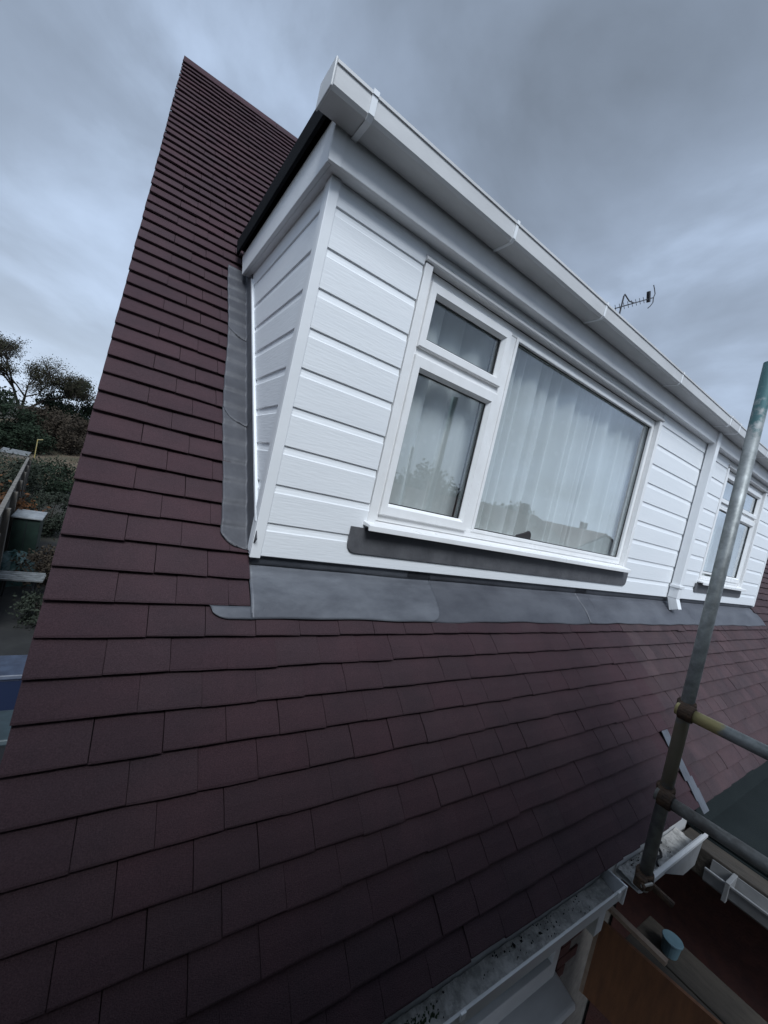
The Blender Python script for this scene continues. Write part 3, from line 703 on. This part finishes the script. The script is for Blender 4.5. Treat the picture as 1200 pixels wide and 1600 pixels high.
aerial((ab.x, ab.y, 4.76), b0, b1, 'dark rooftop television aerial poking up above the dormer gutter')

# neighbour's flat roofed extension in front of the far half -------------------
ex = thing('flat_roof_extension', 'dark felt flat roof beyond the scaffold pole with white side gutter', 'extension', (4.6, -2.6, GZ))
exi = Matrix.Translation((-4.6, 2.6, -GZ))
def ep(o): o.parent = ex; o.matrix_parent_inverse = exi; return o
ep(box('felt_roof', (2.74, -4.6, -1.26), (XR, -.79, -1.20), 'felt', bevel=.01))
ep(MB().prism([(2.745, -1.199), (2.80, -1.199), (2.80, -1.15), (2.745, -1.15)], 'y', -4.6, -.80).build('roof_kerb', M['felt'], bevel=.01))
for i in range(3): ep(MB().box((2.82, -1.9 - i*.95, -1.1995), (XR, -1.82 - i*.95, -1.194)).build('felt_lap', M['felt'], bevel=.002))
ep(MB().prism([(-.79, -1.203), (-.772, -1.203), (-.772, -1.062), (-.784, -1.062), (-.83, -1.199)], 'x', 2.742, XR).build('felt_upstand', M['felt']))
ep(box('side_fascia', (2.60, -4.6, -1.36), (2.735, -.79, -1.205), 'plank', bevel=.006))
ep(box('wall', (2.80, -4.5, GZ), (XR, -.52, -1.2605), 'brick', bevel=0))
gp = [(x_, z_) for (x_, z_) in [(2.595, -1.22), (2.595, -1.30), (2.58, -1.31), (2.50, -1.31), (2.485, -1.295), (2.478, -1.235), (2.472, -1.235), (2.472, -1.225), (2.484, -1.225), (2.492, -1.29), (2.505, -1.303), (2.585, -1.303), (2.59, -1.22)]]
ep(MB().prism(gp, 'y', -4.6, -.95).build('gutter', M['pvc_old'], bevel=0))
ep(MB().box((2.465, -1.06, -1.318), (2.60, -1.04, -1.215)).build('gutter_bracket', M['pvc_old'], bevel=.002))

# scaffold ----------------------------------------------------------------------
sca = thing('scaffold', 'galvanised scaffold post with two horizontal rails at the right edge', 'scaffold', (1.64, -.92, GZ))
sci = Matrix.Translation((-1.64, .92, -GZ))
def sp(o, par=None):
    o.parent = par or sca
    o.matrix_parent_inverse = sci if par is None else Matrix.Identity(4)
    return o
PT, PB = Vector((1.64, -.897, 1.235)), Vector((1.64, -.936, -1.03))
def on(z): t = (PT.z - z)/(PT.z - PB.z); return PT + (PB - PT)*t
def tube(a, b, mt, nm, par=None, r=.0242):
    m_ = MB().tube(a, b, r, n=28); o = sp(m_.build(nm, M[mt], smooth=False), par)
    for pg in o.data.polygons: pg.use_smooth = len(pg.vertices) == 4
    return o
post = tube(PT, PB, 'post', 'post')
zr1, zr2 = -.235, -.605
def coupler(c, par=None):
    o = sp(MB().tube(c + Vector((-.008, 0, .03)), c + Vector((.008, 0, -.03)), .034, n=18).build('coupler', M['rust'], bevel=.004))
    def sb(q): q.parent = o; q.matrix_parent_inverse = Matrix.Identity(4)
    sb(MB().box((c.x - .062, c.y - .024, c.z - .022), (c.x - .028, c.y + .018, c.z + .024)).build('coupler_flap', M['rust'], bevel=.006))
    sb(MB().tube(c + Vector((-.075, -.02, .008)), c + Vector((-.02, -.035, .014)), .0062, n=8).build('bolt', M['bolt']))
    sb(MB().tube(c + Vector((-.075, -.02, .008)), c + Vector((-.066, -.0225, .009)), .0115, n=6).build('nut', M['rust']))
    return o
for z, dx, nm in ((zr1, -.060, 'y'), (zr2, -.060, 'g')):
    c = on(z); coupler(c)
    a = Vector((c.x + dx, c.y + .014, z)); b_ = Vector((c.x + dx + (.0 if nm == 'y' else .06), -2.10, z))
    dr = (b_ - a).normalized()
    sp(MB().tube(a + dr*.012, a + dr*.062, .0335, n=18).build('rail_clamp', M['rust'], bevel=.004))
    rl = tube(a, b_, 'tube_rail' if nm == 'g' else 'rail', 'rail')
coupler(on(-.985))
sp(MB().tube(PB + Vector((.02, .03, .03)), PB + Vector((.05, -.10, -.0)), .014, n=10).build('coupler_arm', M['rust']))
# outer post to the ground
tube(Vector((1.60, -2.06, 1.7)), Vector((1.60, -2.06, GZ + .03)), 'galv', 'post')
tube(Vector((2.45, -2.42, 1.0)), Vector((2.45, -2.42, GZ + .03)), 'galv', 'post')
tube(Vector((.8, -2.37, -1.70)), Vector((2.7, -2.37, -1.70)), 'galv', 'ledger')
tube(Vector((2.10, -.62, -1.70)), Vector((2.10, -2.5, -1.70)), 'galv', 'transom')
for i in range(2): sp(MB().box((1.955 + i*.23, -2.5, -1.672), (2.175 + i*.23, -.80, -1.634)).build('board', M['plank'], bevel=.004))
for i in range(4): sp(MB().box((-1.34, -2.03 + i*.232, -1.262), (.86, -1.805 + i*.232, -1.224)).build('board', M['plank'], bevel=.004))
tube(Vector((-1.32, -2.08, 1.7)), Vector((-1.32, -2.08, GZ + .03)), 'galv', 'post')
tube(Vector((-1.8, -2.04, -1.29)), Vector((2.7, -2.04, -1.29)), 'galv', 'ledger'); tube(Vector((-1.8, -1.26, -1.29)), Vector((.95, -1.26, -1.29)), 'galv', 'ledger')
for x in (-1.2, .7): tube(Vector((x, -2.10, -1.338)), Vector((x, -1.18, -1.338)), 'galv', 'transom')
def sheet(x0, y0, x1, y1, z0, z1, seed):
    m_ = MB(); nu, nv = 60, 30; d = Vector((x1 - x0, y1 - y0, 0)); nrm = Vector((-d.y, d.x, 0)).normalized()
    for j in range(nv + 1):
        for i in range(nu + 1):
            u, v = i/nu, j/nv; w = .02*math.sin(u*19 + seed) + .012*math.sin(u*41 + v*3) + .01*math.sin(v*9 + u*7)
            m_.v.append((x0 + d.x*u + nrm.x*w, y0 + d.y*u + nrm.y*w, z0 + (z1 - z0)*v))
    for j in range(nv):
        for i in range(nu): a = j*(nu + 1) + i; m_.f.append((a, a + 1, a + nu + 2, a + nu + 1))
    return sp(m_.build('added_shade_sheet', M['shade_sheeting'], smooth=True, recalc=False))
sheet(-1.36, -2.13, 1.98, -2.13, -1.3, 1.7, 1); sheet(-1.38, -2.12, -1.38, -.55, -1.3, 1.7, 2)  # unseen sheets behind and left of the camera, added to shade the lower roof
pw = MB().prism([(-.752, -1.50), (-.735, -1.90), (-2.4, -1.634), (-2.4, -1.30)], 'x', 1.895, 1.913)
pl = tag(pw.build('plywood_sheet', M['ply']), 'brown plywood sheet on edge below the eaves gutter', 'plywood')
o = MB().box((1.893, -.751, -1.90), (1.915, -.733, -1.545)).build('sheet_edge', M['ply_edge']); o.parent = pl
o = MB().box((1.889, -1.02, -1.425), (1.919, -.75, -1.405)).xf(Matrix.Translation((0, 0, 0))).build('top_batten', M['ply_edge']); o.parent = pl
tb = MB().tube((2.27, -.945, -1.6335), (2.27, -.945, -1.555), .036, .044, 22); tb.tube((2.27, -.945, -1.565), (2.27, -.945, -1.553), .047, .047, 22)
tag(tb.build('plastic_tub', M['tub'], bevel=.003), 'small pale blue plastic tub in the dark below the gutter', 'tub')

# ------------------------------------------------------------------ plants
def leaves(m_, pts, size, rr, n):
    for i in range(n):
        c = pts[rr.randrange(len(pts))]; sp_ = c[3]
        p = Vector((c[0] + rr.gauss(0, sp_), c[1] + rr.gauss(0, sp_), c[2] + rr.gauss(0, sp_*.8)))
        a = Vector((rr.gauss(0, 1), rr.gauss(0, 1), rr.gauss(0, 1))).normalized(); b_ = a.orthogonal().normalized(); s_ = size*rr.uniform(.6, 1.5)
        m_.add([p - a*s_, p + b_*s_*.55, p + a*s_, p - b_*s_*.55], [(0, 1, 2, 3)])
def tree(name, base, h, r, crown0, label, cat, leafm, nleaf, lsize, seed, depth=4, spread=.5, clump=.25, group=None):
    rr = random.Random(seed); t = thing(name, label, cat, base, group); B = Vector(base); inv = Matrix.Translation(-B)
    wood = MB(); tips = []
    def grow(p, d, l, rad, lev):
        q = p + d*l; wood.tube(p, q, rad, rad*.72, n=6 if lev < 2 else 4, cap=False)
        if lev >= 2: tips.append((q.x, q.y, q.z, clump*r/3))
        if lev == depth: return
        for i in range(3 if lev < 3 else 4):
            nd = (d + Vector((rr.gauss(0, spread), rr.gauss(0, spread), rr.gauss(.12, spread*.6)))).normalized()
            grow(q, nd, l*rr.uniform(.6, .85), rad*.62, lev + 1)
    grow(B, Vector((0, 0, 1)), h*crown0, h*.014, 0)
    # fit the crown to its size
    zmax = max(tp[2] for tp in tips) - B.z; sx = max(max(abs(tp[0] - B.x), abs(tp[1] - B.y)) for tp in tips)
    fz, fx = h*.95/zmax, r*.92/sx
    def fit(p): return (B.x + (p[0] - B.x)*fx, B.y + (p[1] - B.y)*fx, B.z + (p[2] - B.z)*fz)
    wood.v = [fit(p) for p in wood.v]; tips = [(*fit(tp), tp[3]) for tp in tips]
    o = wood.build('trunk', M['bark'], recalc=False); o.parent = t; o.matrix_parent_inverse = inv
    lm = MB(); leaves(lm, tips, lsize, rr, nleaf)
    o = lm.build('crown', M[leafm], recalc=False); o.parent = t; o.matrix_parent_inverse = inv
    return t
def bush(name, base, rx, rz, label, leafm, n, lsize, seed, group=None, cat='shrub', ry=None, parts=('stem', 'foliage')):
    rr = random.Random(seed); t = thing(name, label, cat, base, group); B = Vector(base); inv = Matrix.Translation(-B); ry = ry or rx
    cl_ = []
    for i in range(46):
        u = rr.uniform(-1, 1); a = rr.uniform(0, 6.283); q = rr.uniform(.35, 1)**.5; w = math.sqrt(1 - u*u)
        cl_.append((B.x + rx*q*w*math.cos(a), B.y + ry*q*w*math.sin(a), B.z + rz*(.5 + .5*q*u), rx*rr.uniform(.10, .22)))
    st = MB()
    for c in cl_[:16]: st.tube((B.x, B.y, B.z - .05), c[:3], .02*rx + .01, .008, n=5, cap=False)
    o = st.build(parts[0], M['bark'], recalc=False); o.parent = t; o.matrix_parent_inverse = inv
    lm = MB(); leaves(lm, cl_, lsize, rr, n)
    o = lm.build(parts[1], M[leafm], recalc=False); o.parent = t; o.matrix_parent_inverse = inv
    return t
def gpt(px, dist, z=None):
    """ground point in the direction of image column px at the horizon, dist metres away in y"""
    p = at_y(px, 700, CP.y + dist); return (p.x, p.y, terrain(p.x, p.y) if z is None else z)
def direction(az, dist): x = CP.x + math.tan(R(az))*dist; y = CP.y + dist; return (x, y, terrain(x, y) - .05)
tree('deciduous_tree', direction(-9.1, 48), 9.0, 5.6, .16, 'tall thin-leaved tree against the sky at the left edge', 'tree', 'leafA', 16000, .055, 4, depth=6, spread=.62, clump=.13)
bush('evergreen_tree', direction(-5.1, 50), 2.3, 6.3, 'dark rounded evergreen tree beside the roof verge', 'leafB', 15000, .10, 7, None, 'tree', None, ('trunk', 'crown'))
bush('dark_shrub', direction(-11.4, 43), 2.6, 4.6, 'dark shrub mass below the tall tree at the left edge', 'leafB', 7000, .10, 21, 'hillside shrubs')
bush('brown_shrub', direction(-6.4, 46), 2.6, 3.4, 'brown bare shrub under the evergreen tree', 'leafC', 6000, .085, 22, 'hillside shrubs')
bush('brown_shrub', direction(-4.3, 44), 2.0, 3.7, 'greyish brown shrub touching the roof verge', 'leafC', 5000, .085, 23, 'hillside shrubs')
bush('dark_shrub', direction(-8.6, 42), 1.7, 2.9, 'dark green shrub between the tall tree and the evergreen', 'leafB', 4500, .085, 24, 'hillside shrubs')
bush('grey_shrub', direction(-10.6, 24), 1.9, 1.9, 'grey green shrub behind the fence at the left edge', 'leafD', 5000, .06, 25, 'garden shrubs')
bush('dark_shrub', direction(-5.4, 26), 1.5, 1.5, 'dark low shrub below the brown bank', 'leafB', 4500, .06, 26, 'garden shrubs')
bush('orange_shrub', direction(-11.6, 14), 1.1, 1.8, 'orange leaved shrub over the fence at the left edge', 'leafO', 3500, .045, 27, 'garden shrubs')
bush('round_shrub', direction(-5.4, 16.5), .75, 1.5, 'round dark garden shrub behind the green store', 'leafD', 4200, .035, 28, 'garden shrubs')
bush('low_shrub', direction(-4.6, 11.5), .6, .9, 'low tangled shrub between green store and roof verge', 'leafC', 2600, .03, 29, 'garden shrubs')
bush('low_shrub', direction(-4.2, 9.2), .4, .6, 'lowest tangled shrub nearest the roof verge', 'leafD', 1800, .028, 30, 'garden shrubs')
# dry tufts of grass on the bank
gr = MB(); rr = random.Random(5)
for i in range(9000):
    y = rr.uniform(27, 60); x = CP.x + (y - CP.y)*math.tan(R(rr.uniform(-13, -2))); z = terrain(x, y) + .05
    h = rr.uniform(.08, .35); a = rr.uniform(0, 3.14); dx, dy = math.cos(a)*.05, math.sin(a)*.05
    gr.add([(x - dx, y - dy, z), (x + dx, y + dy, z), (x + rr.gauss(0, .08), y, z + h)], [(0, 1, 2)])
tag(gr.build('grass', M['bank'], recalc=False), 'dry rough grass on the garden bank', 'grass', kind='stuff')

# garden things -------------------------------------------------------------------
fe = thing('garden_fence', 'weathered grey garden fence running away at the left edge', 'fence', (-2.12, 8.7, GZ))
fi = Matrix.Translation((2.12, -8.7, -GZ))
F0, F1 = Vector((-1.95, 7.2, 0)), Vector((-3.69, 22.0, 0)); dF = (F1 - F0); nb = int(dF.length/.155); uF = dF.normalized()
ang = math.atan2(uF.y, uF.x)
pm = MB().box((-.072, -.010, 0), (.072, .010, 1.72)).mesh('fence_board'); pm.materials.append(M['fence'])
for i in range(nb):
    c = F0 + uF*(.155*i); o = bpy.data.objects.new('fence_board', pm); COL.objects.link(o); o.parent = fe; o.matrix_parent_inverse = fi
    o.location = (c.x, c.y, GZ + random.uniform(-.01, .03)); o.rotation_euler = (0, 0, ang + random.gauss(0, .02))
cp_ = MB().box((0, -.035, 1.755), (dF.length, .045, 1.80)).xf(Matrix.Translation((F0.x, F0.y, GZ)) @ Matrix.Rotation(ang, 4, 'Z')); o = cp_.build('capping_rail', M['capping']); o.parent = fe; o.matrix_parent_inverse = fi
for i in range(7):
    c = F0 + uF*(2.4*i); o = MB().box((c.x + .02, c.y - .05, GZ), (c.x + .12, c.y + .05, GZ + 1.72)).build('post', M['fence']); o.parent = fe; o.matrix_parent_inverse = fi
st = thing('garden_store', 'dark green garden store with pale flat lid beside the fence', 'garden store', (-2.05, 11.8, GZ))
si = Matrix.Translation((2.05, -11.8, -GZ))
def stp(o): o.parent = st; o.matrix_parent_inverse = si
stp(MB().box((-2.32, 11.5, GZ), (-1.80, 12.1, GZ + 1.16)).build('body', M['green'], bevel=.01))
stp(MB().prism([(11.44, GZ + 1.165), (12.16, GZ + 1.23), (12.16, GZ + 1.27), (11.44, GZ + 1.205)], 'x', -2.36, -1.76).build('lid', M['lid'], bevel=.008))
stp(MB().box((-2.065, 11.485, GZ + .08), (-2.055, 11.499, GZ + 1.1)).build('door_joint', M['bin']))
def heap(name, c, rx, ry, h, mt, label, cat, seed):
    rr = random.Random(seed); m_ = MB(); nu, nv = 20, 8
    for j in range(nv + 1):
        for i in range(nu):
            a = 2*math.pi*i/nu; v = j/nv; k = math.cos(v*math.pi/2)**.7*(1 + .12*math.sin(a*3 + seed) + .08*math.sin(a*7 + v*5))
            m_.v.append((c[0] + rx*k*math.cos(a), c[1] + ry*k*math.sin(a), c[2] + h*math.sin(v*math.pi/2)*(1 + .1*math.sin(a*4))))
    for j in range(nv):
        for i in range(nu): m_.f.append((j*nu + i, j*nu + (i+1) % nu, j*nu + nu + (i+1) % nu, j*nu + nu + i))
    return tag(m_.build(name, M[mt], smooth=False, recalc=False), label, cat)
heap('tarpaulin_heap', (-1.98, 10.1, GZ + .03), .42, .5, .62, 'tarp', 'teal tarpaulin thrown over a heap in front of the green store', 'tarpaulin', 3)
tbn = thing('garden_table', 'pale slatted low garden table in front of the teal tarpaulin', 'table', (-1.75, 8.9, GZ + .03)); ti = Matrix.Translation((1.75, -8.9, -GZ - .03))
for i in range(6):
    o = MB().box((-2.08, 8.64 + i*.09, GZ + .48), (-1.30 - .02*(i % 2), 8.715 + i*.09, GZ + .51 + .004*(i % 3))).build('slat', M['slat']); o.parent = tbn; o.matrix_parent_inverse = ti
for dx in (-.25, .25):
    for dy in (-.15, .15): o = MB().tube((-1.68 + dx, 8.9 + dy, GZ + .03), (-1.68 + dx*.9, 8.9 + dy*.9, GZ + .48), .02, n=8).build('leg', M['bin']); o.parent = tbn; o.matrix_parent_inverse = ti
def wheelie(loc, body, lid, label):
    x, y, z = loc; b = thing('wheelie_bin', label, 'bin', loc, 'bins in the side passage'); inv = Matrix.Translation(-Vector(loc))
    def q(o): o.parent = b; o.matrix_parent_inverse = inv
    m_ = MB(); pts = [(-.20, -.22, .08), (.20, -.22, .08), (.20, .22, .08), (-.20, .22, .08), (-.27, -.19, .98), (.27, -.19, .98), (.27, .19, .98), (-.27, .19, .98)]
    m_.add([(x + a, y + c, z + d) for a, c, d in pts], [(0, 3, 2, 1), (4, 5, 6, 7), (0, 1, 5, 4), (1, 2, 6, 5), (2, 3, 7, 6), (3, 0, 4, 7)]); q(m_.build('body', M[body], bevel=.02))
    q(MB().prism([(y - .22, z + .985), (y - .20, z + 1.03), (y, z + 1.05), (y + .20, z + 1.06), (y + .22, z + 1.0)], 'x', x - .29, x + .29).build('lid', M[lid], bevel=.012))
    q(MB().tube((x - .24, y + .25, z + 1.0), (x + .24, y + .25, z + 1.0), .016, n=8).build('handle', M[body]))
    for s_ in (-1, 1): q(MB().tube((x + s_*.21, y + .26, z + .10), (x + s_*.26, y + .26, z + .10), .10, n=16).build('wheel', M['bin']))
wheelie((-1.16, 3.95, GZ + .03), 'blue', 'paleblue', 'blue bin with pale lid in the side passage')
wheelie((-1.06, 2.85, GZ + .03), 'bin', 'binlid', 'dark bin with teal blue lid nearest in the side passage')
# yellow post and white frames on the bank
yp = direction(-7.35, 38); a = thing('marker_post', 'thin yellow marker post on the brown bank', 'post', yp); inv = Matrix.Translation(-Vector(yp))
o = MB().tube(yp, (yp[0], yp[1], yp[2] + 1.75), .028, n=8).build('pole', M['yellow']); o.parent = a; o.matrix_parent_inverse = inv
o = MB().tube((yp[0] - .02, yp[1], yp[2] + 1.7), (yp[0] + .28, yp[1], yp[2] + 1.78), .03, n=6).build('arm', M['yellow']); o.parent = a; o.matrix_parent_inverse = inv
cf_ = direction(-9.0, 37); a = thing('cold_frame', 'white slatted cold frame lying on the bank', 'cold frame', cf_); inv = Matrix.Translation(-Vector(cf_))
for i in range(5):
    o = MB().box((cf_[0] - .75, cf_[1] + i*.22, cf_[2] + .55 + i*.05), (cf_[0] + .75, cf_[1] + .10 + i*.22, cf_[2] + .60 + i*.05)).build('slat', M['lid']); o.parent = a; o.matrix_parent_inverse = inv
o = MB().box((cf_[0] - .7, cf_[1] + .05, cf_[2]), (cf_[0] + .7, cf_[1] + .95, cf_[2] + .54)).build('box', M['fence']); o.parent = a; o.matrix_parent_inverse = inv

# houses across the road: what the window panes mirror --------------------------------
def far_house(x, y, w, d, hw, hr, wall, label, gable_front=False):
    loc = (x, y, GZ); h = thing('far_house', label, 'house', loc, 'houses across the road'); inv = Matrix.Translation(-Vector(loc))
    def q(o): o.parent = h; o.matrix_parent_inverse = inv; return o
    q(MB().box((x, y - d, GZ), (x + w, y, GZ + hw)).build('wall', M[wall]))
    if gable_front:
        q(MB().prism([(x - .3, GZ + hw), (x + w + .3, GZ + hw), (x + w/2, GZ + hw + hr)], 'y', y - d - .3, y + .3).build('roof', M['roof_far']))
        q(MB().prism([(x + .2, GZ + hw + .05), (x + w - .2, GZ + hw + .05), (x + w/2, GZ + hw + hr - .35)], 'y', y + .301, y + .34).build('gable', M[wall]))
    else: q(MB().prism([(y - d - .4, GZ + hw), (y + .4, GZ + hw), (y - d/2, GZ + hw + hr)], 'x', x - .3, x + w + .3).build('roof', M['roof_far']))
    for i in range(3):
        xx = x + w*(.12 + .3*i); f = q(MB().box((xx, y + .002, GZ + 1.0), (xx + w*.18, y + .05, GZ + 2.2)).build('window', M['frame'])); o = MB().box((xx + .07, y + .051, GZ + 1.07), (xx + w*.18 - .07, y + .06, GZ + 2.13)).build('pane', M['winfar']); o.parent = f
    q(MB().box((x + w*.7, y - d/2 - .4, GZ + hw), (x + w*.7 + .8, y - d/2 + .4, GZ + hw + hr + .9)).build('chimney', M['brick']))
far_house(2, -19, 9, 8, 2.6, 2.6, 'render_wall', 'pale rendered house across the road mirrored in the left pane', True)
far_house(13, -20, 11, 8, 2.5, 2.3, 'render_wall', 'long pale house across the road mirrored in the large pane')
far_house(27, -21, 10, 8, 2.6, 2.5, 'brick', 'brick house across the road mirrored in the large pane')
far_house(40, -22, 11, 8, 2.6, 2.4, 'render_wall', 'far pale house across the road mirrored at the pane edge', True)
for i, (x, y) in enumerate(((9, -30), (20, -34), (25, -30), (33, -33), (47, -36))):
    bush('street_tree', (x, y, GZ), 3.4, 6.0 + i % 3*.7, ['broad', 'tall', 'dark', 'wide', 'low'][i] + ' tree behind the houses across the road', 'leafD', 3500, .2, 50 + i, 'trees across the road', 'tree', None, ('trunk', 'crown'))
# house beyond the far end of the roof
far2 = thing('neighbouring_house', 'pale house glimpsed beyond the far end of the dormer', 'house', (14, 1, GZ)); f2i = Matrix.Translation((-14, -1, -GZ))
o = MB().box((13, -.8, GZ), (20, 7, .6)).build('wall', M['render_wall']); o.parent = far2; o.matrix_parent_inverse = f2i
o = MB().prism([(-1.2, .6), (7.5, .6), (3.1, 3.0)], 'x', 12.7, 20.3).build('roof', M['roof_far']); o.parent = far2; o.matrix_parent_inverse = f2i
